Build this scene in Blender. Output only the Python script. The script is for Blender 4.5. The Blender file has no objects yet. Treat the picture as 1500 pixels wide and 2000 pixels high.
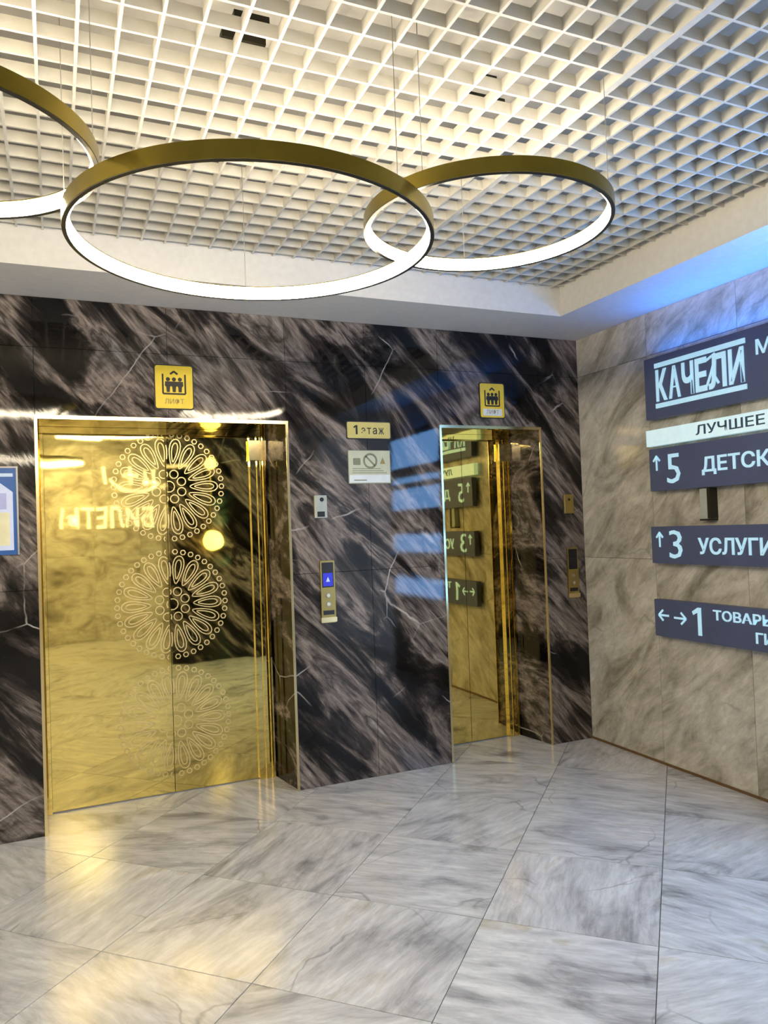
import bpy, bmesh, math, random
from mathutils import Vector, Matrix

random.seed(7)
scene = bpy.context.scene
COL = scene.collection

# ------------------------------------------------------------------ camera
F_PX = 1470.87
CAM = Vector((-3.235, -4.074, 1.44))
CX = Vector((0.9157, -0.4004, -0.0357))      # image right in world
CD = Vector((-0.0248, 0.0344, -0.9991))      # image down in world
CZ = CX.cross(CD).normalized()               # viewing direction
CX = CD.cross(CZ).normalized(); CD = CZ.cross(CX).normalized()
cam_data = bpy.data.cameras.new('camera')
cam_data.sensor_fit = 'HORIZONTAL'
cam_data.sensor_width = 36.0
cam_data.lens = 36.0 * F_PX / 1500.0
cam_data.clip_start = 0.05
cam = bpy.data.objects.new('camera', cam_data)
COL.objects.link(cam)
m = Matrix((CX, -CD, -CZ)).transposed().to_4x4()
m.translation = CAM
cam.matrix_world = m
scene.camera = cam

# ------------------------------------------------------------------ world and exposure
world = bpy.data.worlds.new('open_side_fill')
scene.world = world
world.use_nodes = True
bg = world.node_tree.nodes['Background']
bg.inputs[0].default_value = (0.70, 0.82, 1.0, 1)     # cool fill through the open side, the hall beyond is invented
bg.inputs[1].default_value = 0.9
scene.view_settings.view_transform = 'Standard'
scene.view_settings.look = 'None'
scene.view_settings.gamma = 1.0
scene.view_settings.use_curve_mapping = False
scene.view_settings.exposure = 0.98
scene.cycles.max_bounces = 7
scene.cycles.diffuse_bounces = 3
scene.cycles.glossy_bounces = 5
RING_POWER = 34.0
RING_COLOR = (1.0, 0.86, 0.62)

# ------------------------------------------------------------------ main measures (metres)
DOOR_Y = 0.315            # plane of the lift doors, front wall face is y = 0
SOFFIT_Z = 2.651
SOFFIT_Y = -0.461
SOFFIT_X = -0.469
GRID_Z = 2.813
PITCH = 0.1044
TEE_X = -1.580
BACK_Y = -6.60
LEFT_X = -6.50
RIGHT_END = -3.15         # right wall ends here, made-up opening lets in the cool world light
OPEN = [(-3.31, -2.025), (-1.057, -0.318)]   # lift openings in the front wall
OPEN_Z = 2.045

def ray(px, py):
    return CX * ((px - 750.0) / F_PX) + CD * ((py - 1000.0) / F_PX) + CZ
def on(px, py, axis, val):
    r = ray(px, py)
    return CAM + r * ((val - CAM[axis]) / r[axis])

# ------------------------------------------------------------------ materials
def new_mat(name):
    mt = bpy.data.materials.new(name); mt.use_nodes = True
    nt = mt.node_tree
    return mt, nt, nt.nodes['Principled BSDF']

def plain(name, col, rough=0.5, metal=0.0, emit=None, power=0.0, noise=0.04, scale=30.0, bump=0.0):
    mt, nt, b = new_mat(name)
    tex = nt.nodes.new('ShaderNodeTexNoise'); tex.inputs['Scale'].default_value = scale
    tex.inputs['Detail'].default_value = 3
    geo = nt.nodes.new('ShaderNodeNewGeometry')
    nt.links.new(geo.outputs['Position'], tex.inputs['Vector'])
    rp = nt.nodes.new('ShaderNodeValToRGB')
    rp.color_ramp.elements[0].position = 0.3; rp.color_ramp.elements[1].position = 0.7
    rp.color_ramp.elements[0].color = tuple(max(0, c * (1 - noise)) for c in col[:3]) + (1,)
    rp.color_ramp.elements[1].color = tuple(min(1, c * (1 + noise)) for c in col[:3]) + (1,)
    nt.links.new(tex.outputs['Fac'], rp.inputs['Fac'])
    nt.links.new(rp.outputs['Color'], b.inputs['Base Color'])
    b.inputs['Roughness'].default_value = rough
    b.inputs['Metallic'].default_value = metal
    if emit:
        b.inputs['Emission Color'].default_value = tuple(emit) + (1,)
        b.inputs['Emission Strength'].default_value = power
    if bump:
        bp = nt.nodes.new('ShaderNodeBump'); bp.inputs['Strength'].default_value = bump
        bp.inputs['Distance'].default_value = 0.01
        nt.links.new(tex.outputs['Fac'], bp.inputs['Height'])
        nt.links.new(bp.outputs['Normal'], b.inputs['Normal'])
    return mt

def marble(name, rot, stretch, n_scale, ramp, fibre, vein_col, vein_w, vein_scale, vein_mix, rough, offset=0.0, seed=0.0, distortion=0.7, patch=0.0, spec=0.5, wiggle=0.35, turn=0.0, relief=0.0, vein_lo=0.48):
    """streaky stone: rotated, stretched noise plus fine fibres and thin veins"""
    mt, nt, b = new_mat(name)
    N = nt.nodes.new; L = nt.links.new
    geo = N('ShaderNodeNewGeometry')
    src = geo.outputs['Position']
    if offset:
        oi = N('ShaderNodeObjectInfo')
        mul = N('ShaderNodeVectorMath'); mul.operation = 'SCALE'
        cmb = N('ShaderNodeCombineXYZ')
        for i in range(3):
            mm = N('ShaderNodeMath'); mm.operation = 'MULTIPLY'
            mm.inputs[1].default_value = offset * (1.0 + 2.7 * i)
            L(oi.outputs['Random'], mm.inputs[0]); L(mm.outputs[0], cmb.inputs[i])
        ad = N('ShaderNodeVectorMath'); ad.operation = 'ADD'
        L(src, ad.inputs[0]); L(cmb.outputs[0], ad.inputs[1]); src = ad.outputs[0]
    if turn:
        vr0 = N('ShaderNodeVectorRotate'); vr0.rotation_type = 'Z_AXIS'
        oi2 = N('ShaderNodeObjectInfo')
        am = N('ShaderNodeMath'); am.operation = 'MULTIPLY_ADD'; am.inputs[1].default_value = turn * 7.0; am.inputs[2].default_value = 0.0
        sn = N('ShaderNodeMath'); sn.operation = 'SINE'
        a2 = N('ShaderNodeMath'); a2.operation = 'MULTIPLY'; a2.inputs[1].default_value = turn
        L(oi2.outputs['Random'], am.inputs[0]); L(am.outputs[0], sn.inputs[0]); L(sn.outputs[0], a2.inputs[0])
        L(src, vr0.inputs['Vector']); L(a2.outputs[0], vr0.inputs['Angle']); src = vr0.outputs[0]
    r1 = N('ShaderNodeMapping'); r1.inputs['Rotation'].default_value = rot
    r1.inputs['Location'].default_value = (seed, seed * .7, seed * .3)
    L(src, r1.inputs['Vector'])
    s1 = N('ShaderNodeMapping'); s1.inputs['Scale'].default_value = stretch
    L(r1.outputs[0], s1.inputs['Vector'])
    n1 = N('ShaderNodeTexNoise'); n1.inputs['Scale'].default_value = n_scale
    n1.inputs['Detail'].default_value = 9; n1.inputs['Roughness'].default_value = 0.62
    n1.inputs['Distortion'].default_value = distortion
    L(s1.outputs[0], n1.inputs['Vector'])
    cr = N('ShaderNodeValToRGB')
    els = cr.color_ramp.elements
    while len(els) < len(ramp): els.new(0.5)
    for e, (p, c) in zip(els, ramp): e.position = p; e.color = tuple(c) + (1,)
    fac = n1.outputs['Fac']
    if patch:
        lf = N('ShaderNodeTexNoise'); lf.inputs['Scale'].default_value = 1.5; lf.inputs['Detail'].default_value = 3
        lf.inputs['Distortion'].default_value = 1.0
        L(r1.outputs[0], lf.inputs['Vector'])
        ma = N('ShaderNodeMath'); ma.operation = 'MULTIPLY_ADD'; ma.inputs[1].default_value = patch; ma.inputs[2].default_value = -0.5 * patch
        L(lf.outputs['Fac'], ma.inputs[0])
        sm = N('ShaderNodeMath'); sm.operation = 'ADD'
        L(fac, sm.inputs[0]); L(ma.outputs[0], sm.inputs[1]); fac = sm.outputs[0]
    L(fac, cr.inputs['Fac'])
    # fibres
    s2 = N('ShaderNodeMapping'); s2.inputs['Scale'].default_value = tuple(v * k for v, k in zip(stretch, (1.6, 4, 4)))
    L(r1.outputs[0], s2.inputs['Vector'])
    n2 = N('ShaderNodeTexNoise'); n2.inputs['Scale'].default_value = n_scale * 2.2
    n2.inputs['Detail'].default_value = 6; n2.inputs['Roughness'].default_value = 0.7; n2.inputs['Distortion'].default_value = 0.3
    L(s2.outputs[0], n2.inputs['Vector'])
    fr = N('ShaderNodeMapRange'); fr.inputs[1].default_value = 0.3; fr.inputs[2].default_value = 0.7
    fr.inputs[3].default_value = 1.0 - fibre; fr.inputs[4].default_value = 1.0 + fibre
    L(n2.outputs['Fac'], fr.inputs[0])
    mx = N('ShaderNodeMix'); mx.data_type = 'RGBA'; mx.blend_type = 'MULTIPLY'; mx.inputs[0].default_value = 1.0
    cmb2 = N('ShaderNodeCombineXYZ')
    for i in range(3): L(fr.outputs[0], cmb2.inputs[i])
    L(cr.outputs['Color'], mx.inputs[6]); L(cmb2.outputs[0], mx.inputs[7])
    col = mx.outputs[2]
    # veins
    if vein_mix > 0:
        dn = N('ShaderNodeTexNoise'); dn.inputs['Scale'].default_value = 2.2; dn.inputs['Detail'].default_value = 4
        L(src, dn.inputs['Vector'])
        sc = N('ShaderNodeVectorMath'); sc.operation = 'SCALE'; sc.inputs['Scale'].default_value = wiggle
        L(dn.outputs['Color'], sc.inputs[0])
        av = N('ShaderNodeVectorMath'); av.operation = 'ADD'
        L(r1.outputs[0], av.inputs[0]); L(sc.outputs[0], av.inputs[1])
        vo = N('ShaderNodeTexVoronoi'); vo.feature = 'DISTANCE_TO_EDGE'; vo.inputs['Scale'].default_value = vein_scale
        L(av.outputs[0], vo.inputs['Vector'])
        vr = N('ShaderNodeMapRange'); vr.inputs[1].default_value = 0.0; vr.inputs[2].default_value = vein_w
        vr.inputs[3].default_value = 1.0; vr.inputs[4].default_value = 0.0
        L(vo.outputs['Distance'], vr.inputs[0])
        mk = N('ShaderNodeTexNoise'); mk.inputs['Scale'].default_value = 2.6; mk.inputs['Detail'].default_value = 3
        L(src, mk.inputs['Vector'])
        mr = N('ShaderNodeMapRange'); mr.inputs[1].default_value = vein_lo; mr.inputs[2].default_value = vein_lo + 0.12
        mr.inputs[3].default_value = 0.0; mr.inputs[4].default_value = vein_mix
        L(mk.outputs['Fac'], mr.inputs[0])
        pm = N('ShaderNodeMath'); pm.operation = 'MULTIPLY'
        L(vr.outputs[0], pm.inputs[0]); L(mr.outputs[0], pm.inputs[1])
        mv = N('ShaderNodeMix'); mv.data_type = 'RGBA'
        L(pm.outputs[0], mv.inputs[0]); L(col, mv.inputs[6]); mv.inputs[7].default_value = tuple(vein_col) + (1,)
        col = mv.outputs[2]
    L(col, b.inputs['Base Color'])
    b.inputs['Roughness'].default_value = rough
    b.inputs['Specular IOR Level'].default_value = spec
    if relief:
        bp = N('ShaderNodeBump'); bp.inputs['Strength'].default_value = relief; bp.inputs['Distance'].default_value = 0.01
        L(n1.outputs['Fac'], bp.inputs['Height']); L(bp.outputs['Normal'], b.inputs['Normal'])
    return mt

def mirror_gold(name, col, rough, wobble):
    mt, nt, b = new_mat(name)
    N = nt.nodes.new; L = nt.links.new
    b.inputs['Metallic'].default_value = 1.0
    geo = N('ShaderNodeNewGeometry')
    n = N('ShaderNodeTexNoise'); n.inputs['Scale'].default_value = 3.0; n.inputs['Detail'].default_value = 2
    L(geo.outputs['Position'], n.inputs['Vector'])
    rp = N('ShaderNodeValToRGB')
    rp.color_ramp.elements[0].color = tuple(c * 0.95 for c in col) + (1,)
    rp.color_ramp.elements[1].color = tuple(min(1, c * 1.05) for c in col) + (1,)
    L(n.outputs['Fac'], rp.inputs['Fac']); L(rp.outputs['Color'], b.inputs['Base Color'])
    b.inputs['Roughness'].default_value = rough
    if wobble:
        bp = N('ShaderNodeBump'); bp.inputs['Strength'].default_value = wobble; bp.inputs['Distance'].default_value = 0.02
        L(n.outputs['Fac'], bp.inputs['Height']); L(bp.outputs['Normal'], b.inputs['Normal'])
    return mt

R = math.radians
M = {}
M['dark_marble'] = marble('dark_marble', (0, R(-48), 0), (0.75, 1.0, 3.2), 1.25,
    [(0.28, (0.002, 0.002, 0.003)), (0.415, (0.006, 0.005, 0.005)), (0.475, (0.035, 0.028, 0.025)), (0.54, (0.22, 0.18, 0.155)), (0.605, (0.05, 0.041, 0.036)), (0.69, (0.33, 0.285, 0.255)), (0.80, (0.08, 0.066, 0.058))],
    0.85, (0.62, 0.58, 0.53), 0.0075, 1.7, 0.85, 0.04, seed=1.3, distortion=0.9, patch=0.36, spec=0.30, wiggle=0.12, relief=0.05, vein_lo=0.53)
M['beige_marble'] = marble('beige_marble', (R(40), 0, 0), (1.0, 0.7, 2.0), 1.9,
    [(0.26, (0.20, 0.18, 0.14)), (0.40, (0.385, 0.355, 0.295)), (0.52, (0.56, 0.53, 0.46)), (0.64, (0.65, 0.62, 0.555)), (0.8, (0.43, 0.38, 0.30))],
    0.22, (0.13, 0.11, 0.08), 0.012, 1.4, 0.4, 0.18, offset=3.0, seed=4.0, distortion=1.6, patch=0.25, spec=0.35)
M['floor_marble'] = marble('floor_marble', (0, 0, R(10)), (0.8, 1.8, 1.0), 1.9,
    [(0.22, (0.17, 0.165, 0.165)), (0.35, (0.38, 0.37, 0.36)), (0.46, (0.57, 0.56, 0.545)), (0.60, (0.68, 0.67, 0.64)), (0.74, (0.52, 0.475, 0.38)), (0.85, (0.40, 0.37, 0.31))],
    0.24, (0.14, 0.13, 0.12), 0.012, 1.7, 0.5, 0.17, offset=4.0, seed=2.0, distortion=1.9, patch=0.30, spec=0.5, turn=1.0)
M['grout'] = plain('grout', (0.16, 0.145, 0.12), 0.8)
M['dark_grout'] = plain('dark_grout', (0.02, 0.018, 0.016), 0.7)
M['beige_grout'] = plain('beige_grout', (0.2, 0.17, 0.13), 0.7)
M['gold_mirror'] = mirror_gold('gold_mirror', (0.86, 0.70, 0.24), 0.025, 0.035)
M['gold_trim'] = mirror_gold('gold_trim', (0.72, 0.60, 0.34), 0.16, 0.0)
M['gold_etch'] = plain('gold_etch', (0.80, 0.64, 0.30), 0.42, 0.75)
M['brass'] = plain('brass', (0.25, 0.19, 0.034), 0.24, 1.0, noise=0.08, scale=14)
M['black_channel'] = plain('black_channel', (0.02, 0.018, 0.015), 0.4)
M['ring_light'] = plain('ring_light', (0.9, 0.88, 0.85), 0.5, emit=RING_COLOR, power=RING_POWER)
M['white_paint'] = plain('white_paint', (0.72, 0.70, 0.66), 0.6)
M['grid_white'] = plain('grid_white', (0.56, 0.54, 0.485), 0.45)
M['plenum'] = plain('plenum', (0.40, 0.385, 0.36), 0.85)
M['cable'] = plain('cable', (0.30, 0.29, 0.27), 0.4, 0.6)
M['dark_metal'] = plain('dark_metal', (0.025, 0.022, 0.012), 0.5, 0.3)
M['sign_yellow'] = plain('sign_yellow', (0.86, 0.62, 0.03), 0.4)
M['sign_pale_yellow'] = plain('sign_pale_yellow', (0.62, 0.52, 0.14), 0.4)
M['sign_black'] = plain('sign_black', (0.02, 0.016, 0.01), 0.5)
M['paper_green'] = plain('paper_green', (0.56, 0.58, 0.42), 0.55)
M['paper_white'] = plain('paper_white', (0.75, 0.80, 0.80), 0.5)
M['print_grey'] = plain('print_grey', (0.22, 0.24, 0.15), 0.6)
M['print_brown'] = plain('print_brown', (0.34, 0.25, 0.08), 0.6)
M['sign_slate'] = plain('sign_slate', (0.085, 0.105, 0.20), 0.45, noise=0.06, scale=5)
M['letter_lit'] = plain('letter_lit', (0.45, 0.6, 0.7), 0.5, emit=(0.42, 0.80, 1.0), power=0.26)
M['strip_lit'] = plain('strip_lit', (0.6, 0.7, 0.72), 0.5, emit=(0.62, 0.92, 1.0), power=0.26)
M['lit_face'] = plain('lit_face', (0.5, 0.7, 0.9), 0.5, emit=(0.20, 0.48, 1.0), power=8.0)
M['fill_panel'] = plain('fill_panel', (0.9, 0.9, 0.9), 0.5, emit=(1.0, 0.93, 0.82), power=11.0)
M['added_blue_light'] = plain('added_blue_light', (0.3, 0.5, 0.9), 0.5, emit=(0.03, 0.24, 1.0), power=22.0)
M['letter_slate'] = plain('letter_slate', (0.05, 0.09, 0.15), 0.5)
M['poster_blue'] = plain('poster_blue', (0.012, 0.10, 0.36), 0.35)
M['poster_white'] = plain('poster_white', (0.62, 0.70, 0.95), 0.4)
M['poster_yellow'] = plain('poster_yellow', (0.80, 0.76, 0.50), 0.45, noise=0.1, scale=9)
M['poster_lilac'] = plain('poster_lilac', (0.42, 0.46, 0.78), 0.45, noise=0.1, scale=9)
M['screen_blue'] = plain('screen_blue', (0.01, 0.01, 0.06), 0.2, emit=(0.03, 0.04, 0.9), power=0.35)
M['screen_black'] = plain('screen_black', (0.008, 0.008, 0.012), 0.15)
M['panel_brass'] = plain('panel_brass', (0.42, 0.31, 0.10), 0.3, 0.9)
M['box_grey'] = plain('box_grey', (0.42, 0.45, 0.40), 0.45)
M['skirting'] = plain('skirting', (0.16, 0.085, 0.03), 0.4)
M['letter_white'] = plain('letter_white', (0.85, 0.83, 0.75), 0.5, emit=(1.0, 0.95, 0.8), power=0.8)
M['globe'] = plain('globe', (0.9, 0.8, 0.4), 0.4, emit=(1.0, 0.82, 0.3), power=2.2)
M['steel'] = plain('steel', (0.35, 0.35, 0.36), 0.4, 0.8)
M['white_cool'] = plain('white_cool', (0.6, 0.75, 0.95), 0.5)

# ------------------------------------------------------------------ mesh helpers
def mesh_obj(name, verts, faces, mat, parent=None, smooth=False, mats=None, fmat=None):
    me = bpy.data.meshes.new(name)
    me.from_pydata([tuple(v) for v in verts], [], faces)
    if mats:
        for mt in mats: me.materials.append(M[mt])
        for p, i in zip(me.polygons, fmat): p.material_index = i
    else:
        me.materials.append(M[mat])
    if smooth:
        for p in me.polygons: p.use_smooth = True
    me.update()
    o = bpy.data.objects.new(name, me)
    COL.objects.link(o)
    if parent: o.parent = parent
    return o

class MB:
    def __init__(s): s.v = []; s.f = []
    def box(s, x0, x1, y0, y1, z0, z1):
        b = len(s.v)
        s.v += [(x0, y0, z0), (x1, y0, z0), (x1, y1, z0), (x0, y1, z0), (x0, y0, z1), (x1, y0, z1), (x1, y1, z1), (x0, y1, z1)]
        s.f += [(b, b+3, b+2, b+1), (b+4, b+5, b+6, b+7), (b, b+1, b+5, b+4), (b+1, b+2, b+6, b+5), (b+2, b+3, b+7, b+6), (b+3, b, b+4, b+7)]
        return s
    def prism(s, poly, d0, d1, fn):
        """poly: 2-D outline (counter-clockwise), extruded; fn(u, v, d) -> point"""
        b = len(s.v); n = len(poly)
        s.v += [fn(u, v, d0) for u, v in poly] + [fn(u, v, d1) for u, v in poly]
        s.f += [tuple(range(b, b+n))[::-1], tuple(range(b+n, b+2*n))]
        s.f += [(b+i, b+(i+1) % n, b+n+(i+1) % n, b+n+i) for i in range(n)]
        return s
    def rod(s, a, c, r, n=8, cap=True):
        a = Vector(a); c = Vector(c); d = (c - a).normalized()
        t = d.orthogonal().normalized(); u = d.cross(t)
        b = len(s.v)
        for p in (a, c):
            for i in range(n):
                w = 2 * math.pi * i / n
                s.v.append(tuple(p + t * (r * math.cos(w)) + u * (r * math.sin(w))))
        s.f += [(b+i, b+(i+1) % n, b+n+(i+1) % n, b+n+i) for i in range(n)]
        if cap: s.f += [tuple(range(b, b+n))[::-1], tuple(range(b+n, b+2*n))]
        return s
    def lathe(s, prof, centre, n=96, close=True, sharp=True):
        """prof: (r, z) profile spun about a vertical axis; sharp keeps the profile corners crisp"""
        segs = list(zip(prof, prof[1:] + prof[:1])) if close else list(zip(prof[:-1], prof[1:]))
        if not sharp: segs = [tuple(prof)]
        for seg in segs:
            b = len(s.v); k = len(seg)
            for i in range(n):
                w = 2 * math.pi * i / n
                for r, z in seg: s.v.append((centre[0] + r * math.cos(w), centre[1] + r * math.sin(w), centre[2] + z))
            for i in range(n):
                j = (i + 1) % n
                for q in range(k - 1): s.f.append((b+i*k+q, b+j*k+q, b+j*k+q+1, b+i*k+q+1))
        return s
    def build(s, name, mat, parent=None, smooth=False):
        return mesh_obj(name, s.v, s.f, mat, parent, smooth)

def tag(o, label=None, cat=None, group=None, kind=None):
    if label: o['label'] = label
    if cat: o['category'] = cat
    if group: o['group'] = group
    if kind: o['kind'] = kind
    return o
def thing(name, loc, label, cat, group=None):
    o = bpy.data.objects.new(name, None); o.empty_display_size = 0.1
    COL.objects.link(o); o.location = loc
    return tag(o, label, cat, group)
def under(parent, o):
    """parent o keeping its world place (parents here are only translated)"""
    o.parent = parent
    p = parent; off = Vector((0, 0, 0))
    while p: off += p.location; p = p.parent
    o.location = Vector(o.location) - off
    return o
def part(mb, name, mat, parent, smooth=False):
    return under(parent, mb.build(name, mat, None, smooth))

def bevel(o, w, seg=2):
    bm = bmesh.new(); bm.from_mesh(o.data)
    bmesh.ops.recalc_face_normals(bm, faces=bm.faces)
    bmesh.ops.bevel(bm, geom=list(bm.edges), offset=w, segments=seg, affect='EDGES', profile=0.5)
    bm.to_mesh(o.data); bm.free(); o.data.update()
    return o

# placing flat work on walls: (u to the right, v up, d out of the wall)
def front(y=0.0):
    return lambda u, v, d: (u, y - d, v)
def rightw(x=0.0):
    return lambda u, v, d: (x - d, -u, v)          # u grows towards the camera, that is to the right as seen

def text(name, s, fn, u, v, size, d0, depth, mat, parent, bold=0.0, width=None, align='LEFT', height=None, mirror=False):
    cu = bpy.data.curves.new(name, 'FONT'); cu.body = s; cu.size = 1.0; cu.offset = bold
    cu.extrude = 0.5; cu.resolution_u = 2
    to = bpy.data.objects.new(name, cu); COL.objects.link(to)
    dg = bpy.context.evaluated_depsgraph_get()
    ev = to.evaluated_get(dg); me = ev.to_mesh()
    vs = [tuple(w.co) for w in me.vertices]; fs = [tuple(p.vertices) for p in me.polygons]
    ev.to_mesh_clear(); bpy.data.objects.remove(to); bpy.data.curves.remove(cu)
    x0 = min(w[0] for w in vs); x1 = max(w[0] for w in vs); y0 = min(w[1] for w in vs); y1 = max(w[1] for w in vs)
    sx = sy = size
    if width: sx = width / (x1 - x0)
    if height: sy = height / (y1 - y0)
    elif width: sy = sx
    off = {'LEFT': 0.0, 'CENTER': -0.5 * (x1 - x0) * sx, 'RIGHT': -(x1 - x0) * sx}[align]
    out = [fn(u + off + (w[0] - x0) * sx, v + (w[1] - y0) * sy, d0 + depth * (w[2] + 0.5)) for w in vs]
    o = mesh_obj(name, out, fs, mat)
    bm = bmesh.new(); bm.from_mesh(o.data); bmesh.ops.recalc_face_normals(bm, faces=bm.faces); bm.to_mesh(o.data); bm.free()
    return under(parent, o)

def rect(u0, u1, v0, v1): return [(u0, v0), (u1, v0), (u1, v1), (u0, v1)]
def rounded(u0, u1, v0, v1, r, n=5):
    out = []
    for cx, cy, a in ((u1 - r, v0 + r, -90), (u1 - r, v1 - r, 0), (u0 + r, v1 - r, 90), (u0 + r, v0 + r, 180)):
        for i in range(n + 1):
            w = R(a + 90.0 * i / n); out.append((cx + r * math.cos(w), cy + r * math.sin(w)))
    return out
def disc(cx, cy, r, n=20): return [(cx + r * math.cos(2*math.pi*i/n), cy + r * math.sin(2*math.pi*i/n)) for i in range(n)]
def bar(u0, v0, u1, v1, w):
    dx, dy = u1 - u0, v1 - v0; l = math.hypot(dx, dy); nx, ny = -dy / l * w / 2, dx / l * w / 2
    return [(u0 - nx, v0 - ny), (u1 - nx, v1 - ny), (u1 + nx, v1 + ny), (u0 + nx, v0 + ny)]

# ------------------------------------------------------------------ the floor: diagonal marble tiles
def clip(poly, axis, val, keep_less):
    out = []
    for i in range(len(poly)):
        a, b = poly[i], poly[(i + 1) % len(poly)]
        ia = (a[axis] <= val) == keep_less; ib = (b[axis] <= val) == keep_less
        if ia: out.append(a)
        if ia != ib:
            t = (val - a[axis]) / (b[axis] - a[axis])
            out.append((a[0] + t * (b[0] - a[0]), a[1] + t * (b[1] - a[1])))
    return out
fl = MB().box(LEFT_X - 0.1, 0.3, BACK_Y - 0.1, 0.40, -0.10, -0.004).build('floor', 'grout')
tag(fl, 'polished grey and beige marble tile floor laid on the diagonal', None, kind='structure')
TILE = 0.606; GAP = 0.0016
S2 = math.sqrt(0.5)
for i in range(-22, 14):
    for j in range(-20, 20):
        u0 = -2.462 + i * TILE; v0 = 0.135 + j * TILE
        q = [(u0 + GAP, v0 + GAP), (u0 + TILE - GAP, v0 + GAP), (u0 + TILE - GAP, v0 + TILE - GAP), (u0 + GAP, v0 + TILE - GAP)]
        poly = [((u - v) * S2, (u + v) * S2) for u, v in q]
        for ax, val, less in ((0, 0.25, True), (0, LEFT_X, False), (1, 0.36, True), (1, BACK_Y, False)):
            poly = clip(poly, ax, val, less)
            if len(poly) < 3: break
        if len(poly) < 3: continue
        if min(p[0] for p in poly) > 0.05 and max(p[1] for p in poly) > RIGHT_END + 0.05: continue
        cx = sum(p[0] for p in poly) / len(poly); cy = sum(p[1] for p in poly) / len(poly)
        mb = MB().prism([(p[0] - cx, p[1] - cy) for p in poly], -0.012, 0.0, lambda a, b, d: (a, b, d))
        o = mb.build('tile', 'floor_marble', fl); o.location = (cx, cy, 0)

# ------------------------------------------------------------------ walls
def panel(parent, x0, x1, y0, y1, z0, z1, mat, name='panel'):
    o = MB().box(x0 - (x0+x1)/2, x1 - (x0+x1)/2, y0 - (y0+y1)/2, y1 - (y0+y1)/2, z0 - (z0+z1)/2, z1 - (z0+z1)/2).build(name, mat, parent)
    o.location = ((x0+x1)/2, (y0+y1)/2, (z0+z1)/2)
    return o
G = 0.0012
# front wall with the lifts
mb = MB()
cuts = [LEFT_X - 0.1] + [c for o in OPEN for c in o] + [0.15]
for a, b in ((cuts[0], cuts[1]), (cuts[2], cuts[3]), (cuts[4], cuts[5])): mb.box(a + (0.02 if a > -6 else 0), b - (0.02 if b < 0 else 0), 0.018, 0.42, 0, SOFFIT_Z)
for a, b in OPEN: mb.box(a - 0.02, b + 0.02, 0.018, 0.42, OPEN_Z + 0.02, SOFFIT_Z).box(a - 0.05, b + 0.05, 0.37, 0.42, 0.0, OPEN_Z + 0.02)
wf = mb.build('wall_front', 'dark_grout')
tag(wf, 'lift wall clad in black and brown streaked polished marble', None, kind='structure')
ROWS = [(0.0, 1.2), (1.2, 2.4), (2.4, SOFFIT_Z)]
def columns(a, b, w):
    n = max(1, round((b - a) / w)); return [(a + (b - a) * i / n, a + (b - a) * (i + 1) / n) for i in range(n)]
for a, b in ((LEFT_X, OPEN[0][0]), (OPEN[0][1], OPEN[1][0]), (OPEN[1][1], 0.0)):
    for x0, x1 in columns(a, b, 0.62):
        for z0, z1 in ROWS: panel(wf, x0 + G, x1 - G, 0.0, 0.02, z0 + G, z1 - G, 'dark_marble', 'marble_panel')
for a, b in OPEN:
    for x0, x1 in columns(a, b, 0.62):
        for z0, z1 in ((OPEN_Z, 2.4), (2.4, SOFFIT_Z)): panel(wf, x0 + G, x1 - G, 0.0, 0.02, z0 + G, z1 - G, 'dark_marble', 'marble_panel')
    # marble lining of the deep reveal
    panel(wf, a - 0.02, a, 0.021, 0.37, 0.0, OPEN_Z, 'dark_marble', 'reveal_panel')
    MB().prism([(b, 0.0205), (b + 0.02, 0.0205), (b + 0.0, 0.37), (b - 0.055, 0.37)], 0.0, OPEN_Z, lambda u, v, d: (u, v, d)).build('reveal_panel', 'dark_marble', wf)
    panel(wf, a, b, 0.021, 0.37, OPEN_Z, OPEN_Z + 0.02, 'gold_mirror', 'reveal_panel')

# right wall
wr = MB().box(0.018, 0.15, RIGHT_END, 0.018, 0, SOFFIT_Z).build('wall_right', 'beige_grout')
tag(wr, 'beige veined marble wall carrying the direction signs', None, kind='structure')
ys = [0.0, -0.645, -1.29, -1.935, -2.58, RIGHT_END]
for y1, y0 in zip(ys[:-1], ys[1:]):
    for z0, z1 in ROWS: panel(wr, 0.0, 0.02, y0 + G, y1 - G, z0 + G, z1 - G, 'beige_marble', 'marble_panel')
bs = MB().box(-0.006, 0.0, RIGHT_END, 0.0, 0.0, 0.014).build('baseboard_right', 'skirting')
tag(bs, 'thin brown skirting strip along the beige marble wall', None, kind='structure')

# rear and side walls, seen in the mirrored doors
wb = MB().box(LEFT_X, 0.4, BACK_Y - 0.15, BACK_Y, 0, 3.02).build('wall_back', 'beige_grout')
tag(wb, 'beige marble wall across the lobby, reflected in the doors', None, kind='structure')
for x0, x1 in columns(LEFT_X, 0.4, 0.645):
    for z0, z1 in ((0, 1.2), (1.2, 2.4), (2.4, 3.02)): panel(wb, x0 + G, x1 - G, BACK_Y, BACK_Y + 0.015, z0 + G, z1 - G, 'beige_marble', 'marble_panel')
wl = MB().box(LEFT_X - 0.15, LEFT_X, BACK_Y, 0.0, 0, 3.02).build('wall_left', 'beige_marble')
tag(wl, 'beige marble wall closing the far side of the lobby', None, kind='structure')
wp = MB().box(-2.07, -0.95, -4.62, -3.97, 0, 3.02).build('wall_pier', 'dark_marble')
tag(wp, 'dark marble pier standing free across from the lifts', None, kind='structure')

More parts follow.
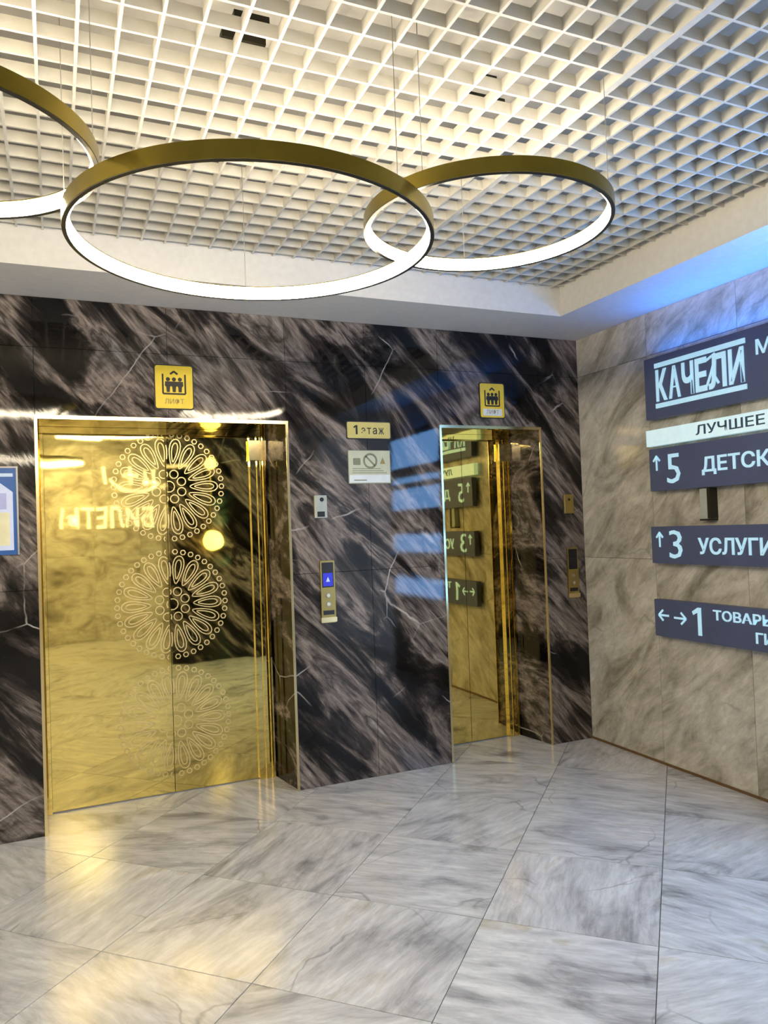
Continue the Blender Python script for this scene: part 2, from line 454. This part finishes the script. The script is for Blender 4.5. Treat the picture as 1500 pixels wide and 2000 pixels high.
# ------------------------------------------------------------------ ceiling: bulkheads and open-cell grid
ce = MB().box(LEFT_X - 0.15, 0.3, BACK_Y - 0.15, 0.42, 3.02, 3.12).build('ceiling', 'plenum')
tag(ce, 'white open-cell grid ceiling under a grey void', None, kind='structure')
t1 = MB().box(LEFT_X, SOFFIT_X, SOFFIT_Y, 0.15, SOFFIT_Z, 3.02).build('trim_1', 'white_paint')
tag(t1, 'white bulkhead running along the top of the lift wall', None, kind='structure')
t2 = MB().box(SOFFIT_X, 0.15, BACK_Y, 0.15, SOFFIT_Z, 3.02).build('trim_2', 'white_paint')
tag(t2, 'white bulkhead running along the top of the sign wall', None, kind='structure')
SL_H = 0.040; SL_T = 0.0045
gx0, gx1, gy0, gy1 = LEFT_X, SOFFIT_X, BACK_Y, SOFFIT_Y
sx = MB().box(-SL_T, SL_T, gy0, gy1, GRID_Z, GRID_Z + SL_H)
first = None
k = -20
while True:
    x = TEE_X - k * PITCH; k += 1
    if x > gx1 - 0.03: continue
    if x < gx0 + 0.03: break
    if abs(x - TEE_X) < 0.01:
        o = MB().box(-0.012, 0.012, gy0, gy1, GRID_Z - 0.004, GRID_Z + SL_H).build('main_tee', 'grid_white', ce); o.location = (x, 0, 0); continue
    if first is None:
        first = sx.build('grid_slat', 'grid_white', ce); o = first
    else:
        o = first.copy(); COL.objects.link(o); o.parent = ce
    o.location = (x, 0, 0)
first = None
y = gy1 - 0.045
while y > gy0 + 0.03:
    if first is None:
        first = MB().box(gx0, gx1, -SL_T, SL_T, GRID_Z + 0.0005, GRID_Z + SL_H - 0.0005).build('grid_slat', 'grid_white', ce); o = first
    else:
        o = first.copy(); COL.objects.link(o); o.parent = ce
    o.location = (0, y, 0)
    y -= PITCH

# ------------------------------------------------------------------ lift entrances
def rosette(door, cx, cz, rad, y, side, seam):
    """lace medallion: ribbons of pale etched metal, only the half on this door leaf"""
    lines = []
    def loop(pts): lines.append(pts + [pts[0]])
    def circ(a, b, r, n=12): loop([(a + r * math.cos(2*math.pi*i/n), b + r * math.sin(2*math.pi*i/n)) for i in range(n)])
    circ(0, 0, 0.10, 10)
    for i in range(8):
        w = 2*math.pi*(i + .5)/8; circ(0.24 * math.cos(w), 0.24 * math.sin(w), 0.075, 10)
    NP = 18
    for i in range(NP):
        w = 2*math.pi*i/NP
        for r0, r1, hw in ((0.37, 0.87, 0.118), (0.45, 0.80, 0.062)):
            pts = []
            for q in range(18):
                a = 2*math.pi*q/18
                rr = (r0 + r1)/2 + (r1 - r0)/2 * math.cos(a); tt = hw * math.sin(a) * (0.75 + 0.35 * math.cos(a))
                pts.append((rr * math.cos(w) - tt * math.sin(w), rr * math.sin(w) + tt * math.cos(w)))
            loop(pts)
    NB = 42
    for i in range(NB):
        w = 2*math.pi*i/NB; circ(0.94 * math.cos(w), 0.94 * math.sin(w), 0.045, 6)
    mb = MB(); hw = 0.0028
    for pts in lines:
        for (a, b), (c, d) in zip(pts[:-1], pts[1:]):
            x0, z0, x1, z1 = cx + a * rad, cz + b * rad, cx + c * rad, cz + d * rad
            if side < 0 and max(x0, x1) > seam - 0.003: continue
            if side > 0 and min(x0, x1) < seam + 0.003: continue
            mb.prism(bar(x0, z0, x1, z1, 2 * hw), 0.0, 0.0012, front(y))
    o = part(mb, 'rosette', 'gold_etch', door)
    o['label'] = 'etched lace medallion, half on this leaf'

def lift(a, b, seam, col0, col1, label, medallions):
    e = thing('elevator_entrance', ((a + b)/2, 0.0, 0.0), label, 'elevator', None)
    tw = 0.010
    # polished corner trims of the opening
    for (x0, x1) in ((a - 0.004, a + tw), (b - tw, b + 0.004)):
        mb = MB().box(x0, x1, -0.006, -0.001, 0.0, OPEN_Z)
        part(mb, 'corner_trim', 'gold_trim', e)
    part(MB().box(a - 0.004, b + 0.004, -0.007, -0.001, OPEN_Z - 0.002, OPEN_Z + 0.016), 'top_trim', 'gold_trim', e)
    # inner frame: lintel band, left strip and fluted right column
    ztop = 2.010
    part(MB().box(a + 0.001, b - 0.052, DOOR_Y - 0.03, DOOR_Y + 0.03, ztop, OPEN_Z - 0.001), 'lintel', 'gold_mirror', e)
    part(MB().box(a + 0.001, a + 0.03, DOOR_Y - 0.02, DOOR_Y + 0.03, 0.0, ztop), 'inner_jamb', 'gold_mirror', e)
    prof = []
    n = 5; w = (col1 - col0)
    mb = MB()
    for i, (f0, f1, d) in enumerate(((0, .30, .022), (.30, .44, .008), (.44, .72, .022), (.72, .82, .008), (.82, 1.0, .022))):
        mb.box(col0 + f0 * w, col0 + f1 * w, DOOR_Y - d, DOOR_Y + 0.02, 0.0, ztop)
    part(mb, 'fluted_column', 'gold_mirror', e)
    part(MB().box(col0 - .006, col1 + .002, DOOR_Y - 0.032, DOOR_Y - 0.0225, 1.868, 1.985), 'reflection_block', 'gold_trim', e)  # solid block standing in for a bright reflection at the column top
    part(MB().box(a + 0.001, b - 0.056, DOOR_Y - 0.004, DOOR_Y + 0.045, 0.0, 0.006), 'sill', 'steel', e)
    for side, x0, x1 in ((-1, a + 0.031, seam - 0.0015), (1, seam + 0.0015, col0 + 0.02)):
        d = part(MB().box(x0, x1, DOOR_Y, DOOR_Y + 0.03, 0.007, ztop - 0.002), 'door_leaf', 'gold_mirror', e)
        for cz in medallions: rosette(d, seam + 0.015, cz, 0.315, DOOR_Y, side, seam)
    return e
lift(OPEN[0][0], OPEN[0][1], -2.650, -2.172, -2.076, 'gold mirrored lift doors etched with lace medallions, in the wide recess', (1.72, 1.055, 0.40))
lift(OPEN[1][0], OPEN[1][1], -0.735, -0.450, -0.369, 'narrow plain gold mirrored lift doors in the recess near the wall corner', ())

# ------------------------------------------------------------------ ring pendants
def ring_lamp(c, r, h, cables, label, group='ring pendant lamps'):
    t = thing('ring_pendant', c, label, 'pendant lamp', group)
    w = 0.020
    o = part(MB().lathe([(r, 0), (r, h), (r - w, h), (r - w, h - 0.003), (r - 0.006, h - 0.003), (r - 0.006, 0.0)], c, 128), 'brass_band', 'brass', t)
    for p in o.data.polygons: p.use_smooth = True
    part(MB().lathe([(r - 0.001, -0.0005), (r - 0.001, -0.002), (r - 0.013, -0.002), (r - 0.013, -0.0005)], c, 128), 'lower_rim', 'black_channel', t)
    part(MB().lathe([(r - 0.0135, 0.0), (r - 0.0065, 0.0), (r - 0.0065, h - 0.004), (r - w, h - 0.004), (r - w, 0.006)], c, 128), 'light_diffuser', 'ring_light', t)
    for a in cables:
        x, y = c[0] + (r - 0.01) * math.cos(a), c[1] + (r - 0.01) * math.sin(a)
        part(MB().rod((x, y, c[2] + h), (x, y, 3.02), 0.0013, 6), 'cable', 'cable', t)
    return t
def ang(c, px, py, z):
    q = on(px, py, 2, z); return math.atan2(q.y - c[1], q.x - c[0])
c1 = (-2.642, -1.801, 2.33); c2 = (-1.894, -1.950, 2.42); c3 = (-3.504, -1.973, 2.40)
ring_lamp(c1, 0.555, 0.047, [ang(c1, 780, 345, 2.377), ang(c1, 122, 410, 2.377), ang(c1, 480, 560, 2.377)], 'largest brass ring pendant, hung lowest and overlapping the two others')
ring_lamp(c2, 0.409, 0.045, [ang(c2, 1197, 360, 2.465), ang(c2, 830, 340, 2.465), ang(c2, 900, 520, 2.465)], 'smaller brass ring pendant hung towards the sign wall')
ring_lamp(c3, 0.402, 0.045, [ang(c3, 195, 280, 2.445), ang(c3, 20, 420, 2.445), 3.1], 'brass ring pendant at the poster side of the largest ring')
for c, r, w in (((-4.70, -1.70, 2.36), 0.50, 'past the poster'), ((-3.40, -5.50, 2.40), 0.52, 'before the ticket lettering')):  # extra rings outside the frame, added to light the lobby
    ring_lamp(c, r, 0.046, [0.4, 2.5, 4.6], 'added brass ring pendant out of frame, further off in the lobby ' + w)

for i, (x, y, w) in enumerate(((-4.4, -4.55, 'beside the pier'), (-2.9, -5.9, 'over the ticket lettering'), (-5.6, -3.2, 'by the far side wall'), (-5.2, -6.0, 'in the far corner'))):  # square fill lights added out of view to brighten the lobby
    t = thing('added_fill_light', (x, y, GRID_Z), 'unseen square fill light ' + w, 'ceiling light', 'added square fill lights out of view')
    part(MB().box(x - .31, x + .31, y - .31, y + .31, GRID_Z - .020, GRID_Z - .006), 'frame', 'white_paint', t)
    part(MB().box(x - .28, x + .28, y - .28, y + .28, GRID_Z - .023, GRID_Z - .0205), 'diffuser', 'fill_panel', t)

# dark mounting rails lying on the ceiling grid
def mount(rails, label):
    z = GRID_Z + SL_H
    pts = [on(px, py, 2, z + 0.006) for r in rails for (px, py) in (r[:2], r[2:])]
    c = Vector((sum(p.x for p in pts)/len(pts), sum(p.y for p in pts)/len(pts), z))
    t = thing('mounting_bracket', c, label, 'bracket', 'mounting brackets above the ceiling grid')
    for r in rails:
        a = on(r[0], r[1], 2, z); b = on(r[2], r[3], 2, z)
        yy = (a.y + b.y)/2
        part(MB().box(min(a.x, b.x), max(a.x, b.x), yy - 0.015, yy + 0.015, z + 0.0005, z + 0.02), 'rail', 'dark_metal', t)
mount([(432, 73, 516, 97), (455, 38, 524, 54)], 'dark metal bracket with two rails above the grid between the bigger rings')
mount([(902, 194, 984, 207), (930, 158, 966, 166)], 'dark metal bracket above the grid near the smaller ring pendant')

# ------------------------------------------------------------------ signs on the lift wall
def plate(parent, poly, d0, d1, fn, name, mat): return part(MB().prism(poly, d0, d1, fn), name, mat, parent)
FW = front(0.0)
def lift_sign(u0, u1, v0, v1, label, white):
    t = thing('lift_sign', ((u0+u1)/2, 0, (v0+v1)/2), label, 'sign', None)
    w, h = u1 - u0, v1 - v0
    plate(t, rounded(u0 - .006, u1 + .006, v0 - .006, v1 + .006, 0.014), 0.001, 0.005, FW, 'border', 'sign_black')
    plate(t, rounded(u0, u1, v0, v1, 0.012), 0.0052, 0.007, FW, 'plate', 'sign_yellow')
    X = lambda f: u0 + f * w
    Z = lambda f: v0 + f * h
    if white: plate(t, rect(X(.10), X(.90), Z(.05), Z(.25)), 0.0071, 0.0076, FW, 'label_strip', 'paper_white')
    k = MB()
    for a in ((.20, .34, .20, .80), (.80, .34, .80, .80), (.20, .34, .80, .34)):
        k.prism(bar(X(a[0]), Z(a[1]), X(a[2]), Z(a[3]), 0.009), 0.0071, 0.0076, FW)
    part(k, 'cabin_outline', 'sign_black', t)
    k = MB()
    k.prism(bar(X(.40), Z(.80), X(.505), Z(.87), 0.010), 0.0071, 0.0076, FW).prism(bar(X(.60), Z(.80), X(.495), Z(.87), 0.010), 0.0071, 0.0076, FW)
    part(k, 'arrow', 'sign_black', t)
    for f in (.34, .50, .66):
        k = MB().prism(disc(X(f), Z(.68), 0.011, 12), 0.0071, 0.0076, FW)
        k.prism([(X(f) - .008, Z(.38)), (X(f) + .008, Z(.38)), (X(f) + .010, Z(.5)), (X(f) + .017, Z(.53)), (X(f) + .015, Z(.63)), (X(f) - .015, Z(.63)), (X(f) - .017, Z(.53)), (X(f) - .010, Z(.5))], 0.0071, 0.0076, FW)
        part(k, 'passenger_figure', 'sign_black', t)
    text('lettering', 'ЛИФТ', FW, X(.5), Z(.10), 0.05, 0.0077, 0.0004, 'print_brown', t, align='CENTER', width=w * .52, height=h * .13)
    return t
lift_sign(-2.733, -2.541, 2.113, 2.339, 'bright yellow lift sign above the wide lift doors', False)
lift_sign(-0.764, -0.590, 2.115, 2.330, 'yellow lift sign with white lower strip above the narrow lift doors', True)

t = thing('floor_sign', (-1.53, 0, 2.02), 'small yellow floor number plate on the marble between the lifts', 'sign')
plate(t, rounded(-1.672, -1.388, 1.965, 2.071, 0.010), 0.001, 0.004, FW, 'border', 'sign_black')
plate(t, rounded(-1.666, -1.394, 1.971, 2.065, 0.009), 0.0042, 0.006, FW, 'plate', 'sign_pale_yellow')
part(MB().prism([(-1.614, 1.993), (-1.602, 1.993), (-1.602, 2.047), (-1.613, 2.047), (-1.628, 2.037), (-1.624, 2.029), (-1.614, 2.035)], 0.0061, 0.0066, FW), 'number', 'sign_black', t)
for i, ch in enumerate('этаж'):
    text('letter', ch, FW, -1.578 + .036 * i, 1.995, 0.06, 0.0061, 0.0005, 'sign_black', t, width=(.026, .026, .027, .036)[i], height=0.038, bold=0.01)

t = thing('notice', (-1.533, 0, 1.80), 'pale green prohibition notice below the yellow floor plate', 'notice')
u0, u1, v0, v1 = -1.664, -1.402, 1.708, 1.897
plate(t, rounded(u0 - .004, u1 + .004, v0 - .004, v1 + .004, 0.006), 0.001, 0.003, FW, 'backing', 'print_grey')
plate(t, rect(u0, u1, v0, v1), 0.0032, 0.0045, FW, 'sheet', 'paper_green')
plate(t, rect(u0 + .003, u1 - .003, v0 + .003, v0 + .048), 0.0046, 0.005, FW, 'lower_strip', 'paper_white')
cx, cz = -1.528, 1.838
k = MB()
for i in range(28):
    a0, a1 = 2*math.pi*i/28, 2*math.pi*(i+1)/28
    k.prism(bar(cx + .040*math.cos(a0), cz + .040*math.sin(a0), cx + .040*math.cos(a1), cz + .040*math.sin(a1), 0.012), 0.0046, 0.0051, FW)
k.prism(bar(cx - .028, cz + .028, cx + .028, cz - .028, 0.010), 0.0046, 0.0051, FW)
part(k, 'prohibition_ring', 'print_grey', t)
plate(t, [(cx + .062, cz - .018), (cx + .096, cz - .018), (cx + .079, cz + .022)], 0.0046, 0.0051, FW, 'warning_triangle', 'print_brown')
plate(t, rounded(cx - .108, cx - .062, cz - .024, cz + .016, 0.004), 0.0046, 0.0051, FW, 'pictogram', 'print_grey')
for i in range(3):
    plate(t, rect(u0 + .022, u1 - .022 - .02*i, v0 + .058 + .012*i, v0 + .062 + .012*i), 0.0046, 0.0049, FW, 'printed_line', 'print_grey')
plate(t, rect(u0 + .03, u0 + .11, v0 + .014, v0 + .020), 0.0052, 0.0055, FW, 'printed_line', 'print_grey')

# key box and call panel beside the wide lift
def call_panel(u0, u1, v0, v1, label, lit):
    t = thing('call_panel', ((u0+u1)/2, 0, v0), label, 'call panel')
    o = plate(t, rounded(u0, u1, v0, v1, 0.006), 0.001, 0.012, FW, 'housing', 'panel_brass'); 
    w, h = u1 - u0, v1 - v0
    s = plate(t, rect(u0 + .10*w, u1 - .10*w, v0 + .57*h, v1 - .03*h), 0.0122, 0.014, FW, 'screen', 'screen_black')
    if lit:
        plate(s, rect(u0 + .16*w, u1 - .16*w, v0 + .59*h, v0 + .80*h), 0.0141, 0.0146, FW, 'lit_display', 'screen_blue')
        k = MB().prism([(u0 + .36*w, v0 + .66*h), (u0 + .64*w, v0 + .66*h), (u0 + .5*w, v0 + .74*h)], 0.0147, 0.015, FW)
        part(k, 'arrow', 'white_cool', s)
    for f in (.44, .30):
        b = plate(t, disc(u0 + .5*w, v0 + f*h, 0.015, 20), 0.0122, 0.0155, FW, 'button', 'steel')
        plate(b, disc(u0 + .5*w, v0 + f*h, 0.010, 20), 0.0156, 0.0165, FW, 'button_cap', 'gold_trim')
    plate(t, rect(u0 + .12*w, u1 - .12*w, v0 + .13*h, v0 + .20*h), 0.0122, 0.0135, FW, 'speaker_slot', 'screen_black')
    plate(t, rounded(u0 - .05*w, u1 + .05*w, v0 + .01*h, v0 + .09*h, 0.003), 0.0122, 0.016, FW, 'lower_plate', 'gold_trim')
    return t
call_panel(-1.862, -1.776, 0.915, 1.268, 'lift call panel with blue lit display on the marble between the lifts', True)
call_panel(-0.150, -0.066, 0.937, 1.268, 'brass lift call panel with dark screen by the wall corner', False)
t = thing('key_box', (-1.846, 0, 1.51), 'small grey key switch box above the blue call panel', 'switch box')
plate(t, rounded(-1.884, -1.809, 1.512, 1.640, 0.005), 0.001, 0.014, FW, 'housing', 'box_grey')
plate(t, disc(-1.840, 1.616, 0.012, 18), 0.0142, 0.017, FW, 'lock', 'screen_black')
plate(t, rect(-1.868, -1.824, 1.518, 1.548), 0.0142, 0.0155, FW, 'dark_label', 'screen_black')
plate(t, rect(-1.884, -1.876, 1.515, 1.638), 0.0142, 0.0155, FW, 'edge_strip', 'gold_trim')
t = thing('brass_plate', (-0.12, 0, 1.49), 'small brass switch plate above the corner call panel', 'switch plate')
plate(t, rounded(-0.160, -0.082, 1.494, 1.619, 0.004), 0.001, 0.010, FW, 'housing', 'panel_brass')
plate(t, rect(-0.160, -0.150, 1.496, 1.617), 0.0102, 0.0115, FW, 'edge_strip', 'gold_trim')
plate(t, disc(-0.118, 1.585, 0.009, 16), 0.0102, 0.0125, FW, 'lock', 'dark_metal')

# poster beside the wide lift
t = thing('poster', (-3.62, 0, 1.6), 'blue framed information poster on the dark marble', 'poster')
u0, u1, v0, v1 = -3.80, -3.392, 1.378, 1.806
plate(t, rect(u0, u1, v0, v1), 0.001, 0.012, FW, 'backing', 'poster_blue')
plate(t, [(u0 + .03, v0 + .022), (u1 - .024, v0 + .022), (u1 - .024, v1 - .125), (u1 - .085, v1 - .075), (u0 + .03, v1 - .075)], 0.0122, 0.013, FW, 'sheet', 'poster_white')
plate(t, rect(u0 + .05, u1 - .040, v0 + .045, v0 + .205), 0.0132, 0.0136, FW, 'map_field', 'poster_yellow')
plate(t, rect(u0 + .05, u1 - .052, v0 + .22, v1 - .13), 0.0132, 0.0136, FW, 'picture_field', 'poster_lilac')
plate(t, rect(u0 + .04, u1 - .022, v1 - .050, v1 - .034), 0.0122, 0.0127, FW, 'title_bar', 'white_cool')
for f, a in ((0, 1), (1, 1)):
    plate(t, rect((u0, u1 - .008)[f], (u0 + .008, u1)[f], v0, v1), 0.0122, 0.016, FW, 'frame_strip', 'steel')
plate(t, rect(u0 + .008, u1 - .008, v1 - .008, v1), 0.0122, 0.016, FW, 'frame_strip', 'steel')

# ------------------------------------------------------------------ direction signs on the right wall
RW = rightw(0.0)
SIGN_END = 2.96
def sign_panel(u0, v0, v1, label, face='sign_slate', depth=0.045):
    t = thing('direction_sign', (0, -u0, v0), label, 'sign', None)
    for uu in (u0 + .35, SIGN_END - .35):
        part(MB().prism(rect(uu - .02, uu + .02, (v0+v1)/2 - .03, (v0+v1)/2 + .03), 0.001, 0.0198, RW), 'standoff', 'steel', t)
    o = plate(t, rect(u0, SIGN_END, v0, v1), 0.02, 0.02 + depth, RW, 'panel', face)
    lit = rect(1.90, SIGN_END - .03, v0 + .02, v1 - .02)
    plate(t, lit, 0.0201 + depth, 0.0215 + depth, RW, 'lit_face', 'lit_face')
    return t
D = 0.0652
# 1 top sign with framed logo lettering
t = sign_panel(0.690, 2.010, 2.340, 'tall slate blue sign with framed lettering, topmost on the beige wall')
part(MB().prism(rect(0.690, SIGN_END, 2.3402, 2.362), 0.0605, 0.065, RW), 'hiding_lip', 'sign_slate', t)  # lip added to hide the blue strip from the camera
k = MB().prism([(0.028, 2.3405), (0.059, 2.3405), (0.059, 2.3415), (0.028, 2.371)], 0.74, SIGN_END - .05, lambda u, v, d: (-u, -d, v))  # invented blue strip, added to tint the bulkhead underside
part(k, 'added_led_strip', 'added_blue_light', t)['label'] = 'added blue light strip hidden behind the lip'
part(MB().prism(rect(0.70, SIGN_END - .02, 2.3402, 2.3735), 0.0205, 0.0255, RW), 'strip_shield', 'dark_metal', t)  # added plate that keeps the strip's blue off the wall
for v in (2.296, 2.066): plate(t, rect(0.775, 1.392, v, v + .026), D, D + .006, RW, 'logo_bar', 'letter_lit')
x = 0.782
for ch, w in (('К', .088), ('А', .090), ('Ч', .086), ('Е', .082), ('Л', .120), ('И', .100)):
    text('logo_letter', ch, RW, x, 2.104, .2, D, .006, 'letter_lit', t, width=w * .93, height=0.180, bold=0.025); x += w + .008
k = MB()
for q in ((1.148, 2.262, 1.205, 2.286), (1.205, 2.266, 1.178, 2.196), (1.180, 2.200, 1.145, 2.126), (1.182, 2.196, 1.222, 2.128)):
    k.prism(bar(*q, 0.012), D, D + .0065, RW)
part(k, 'logo_figure', 'letter_lit', t)
text('lettering', 'М', RW, 1.452, 2.222, .1, D, .004, 'letter_lit', t, height=0.075, width=0.085, bold=0.01)
# 2 white lit strip
t = sign_panel(0.672, 1.857, 1.950, 'narrow white lit sign strip below the topmost slate sign', face='strip_lit', depth=0.035)
text('lettering', 'ЛУЧШЕЕ', RW, 1.045, 1.880, .1, 0.0552, .003, 'letter_slate', t, width=0.43, height=0.052, bold=0.008)
def arrow(t, pts):
    k = MB()
    for a in pts: k.prism(bar(*a, 0.011), D, D + .004, RW)
    part(k, 'arrow', 'letter_lit', t)
def up_arrow(t, u, v, s):
    arrow(t, [(u, v - s, u, v + s), (u - s*.62, v + s*.35, u + .002, v + s + .004), (u + s*.62, v + s*.35, u - .002, v + s + .004)])
# 3 fifth floor
t = sign_panel(0.700, 1.596, 1.838, 'slate sign with up arrow and number five, below the white strip')
up_arrow(t, 0.758, 1.752, 0.040)
text('number', '5', RW, 0.835, 1.632, .1, D, .004, 'letter_lit', t, height=0.165, width=0.098)
text('lettering', 'ДЕТСК', RW, 1.085, 1.660, .1, D, .004, 'letter_lit', t, height=0.098, width=0.42, bold=0.02)
# 4 third floor
t = sign_panel(0.690, 1.182, 1.392, 'slate sign with up arrow and number three')
up_arrow(t, 0.756, 1.315, 0.040)
text('number', '3', RW, 0.828, 1.212, .1, D, .004, 'letter_lit', t, height=0.158, width=0.095)
text('lettering', 'УСЛУГИ', RW, 1.035, 1.238, .1, D, .004, 'letter_lit', t, height=0.090, width=0.46, bold=0.02)
# 5 first floor
t = sign_panel(0.690, 0.764, 0.974, 'slate sign with two side arrows and number one, lowest on the wall')
arrow(t, [(0.725, 0.886, 0.800, 0.886), (0.724, 0.886, 0.757, 0.916), (0.724, 0.886, 0.757, 0.856)])
arrow(t, [(0.840, 0.880, 0.925, 0.880), (0.926, 0.880, 0.890, 0.912), (0.926, 0.880, 0.890, 0.848)])
part(MB().prism([(1.010, 0.800), (1.034, 0.800), (1.034, 0.950), (1.012, 0.950), (0.972, 0.926), (0.980, 0.908), (1.010, 0.924)], D, D + .004, RW), 'number', 'letter_lit', t)
text('lettering', 'ТОВАРЫ', RW, 1.115, 0.893, .1, D, .004, 'letter_lit', t, height=0.055, width=0.37, bold=0.02)
text('lettering', 'ГИ', RW, 1.375, 0.802, .1, D, .004, 'letter_lit', t, height=0.055, width=0.10, bold=0.02)
t = thing('junction_box', (0, -1.09, 1.43), 'small grey junction box on the beige wall below the number five sign', 'junction box')
bx = plate(t, rounded(1.045, 1.115, 1.425, 1.590, 0.004), 0.001, 0.050, RW, 'housing', 'box_grey')
plate(t, rect(1.043, 1.117, 1.418, 1.428), 0.001, 0.054, RW, 'lower_shadow', 'dark_metal')  # dark strip in place of the shadow under the box
plate(t, rect(1.098, 1.118, 1.430, 1.590), 0.001, 0.056, RW, 'side_shadow', 'dark_metal')  # dark strip in place of the shadow down the box's right edge

# ------------------------------------------------------------------ things behind the camera, seen mirrored in the doors
BW = lambda u, v, d: (-u, BACK_Y + 0.015 + d, v)
t = thing('ticket_sign', (-2.5, BACK_Y, 1.9), 'white ticket lettering with round emblem on the wall across the lobby', 'sign')
text('lettering', 'БИЛЕТЫ', BW, 1.92, 1.58, .3, 0.004, 0.02, 'letter_white', t, width=1.22, height=0.30, bold=0.012)
k = MB()
for i in range(14):
    a0, a1 = R(205 + 10*i), R(205 + 10*(i+1))
    k.prism(bar(2.13 + .38*math.cos(a0), 2.36 + .26*math.sin(a0), 2.13 + .38*math.cos(a1), 2.36 + .26*math.sin(a1), 0.045), 0.004, 0.024, BW)
for q in ((1.90, 2.12, 1.90, 2.42), (2.02, 2.18, 2.02, 2.40), (1.86, 2.22, 2.06, 2.22), (2.22, 2.20, 2.22, 2.45), (2.12, 2.32, 2.32, 2.32), (2.58, 2.20, 2.58, 2.44)):
    k.prism(bar(*q, 0.045), 0.004, 0.024, BW)
part(k, 'emblem', 'letter_white', t)
PY = -3.97
t = thing('wall_lamp', (-1.60, PY, 1.8), 'brass wall lamp with two glowing yellow globes on the dark pier', 'wall lamp')
part(MB().rod((-1.60, PY + .06, 1.35), (-1.60, PY + .06, 2.42), 0.014, 10), 'stem', 'brass', t)
for z in (1.60, 2.05): part(MB().rod((-1.60, PY + .0005, z), (-1.60, PY + .06, z), 0.01, 8), 'bracket', 'brass', t)
for z, r in ((2.249, 0.07), (1.37, 0.115)):
    n = 12; prof = [(r * math.sin(math.pi * i / n) + 1e-4, r * -math.cos(math.pi * i / n)) for i in range(n + 1)]
    part(MB().lathe(prof, (-1.60, PY + .125, z), 20, close=False, sharp=False), 'globe', 'globe', t, smooth=True)
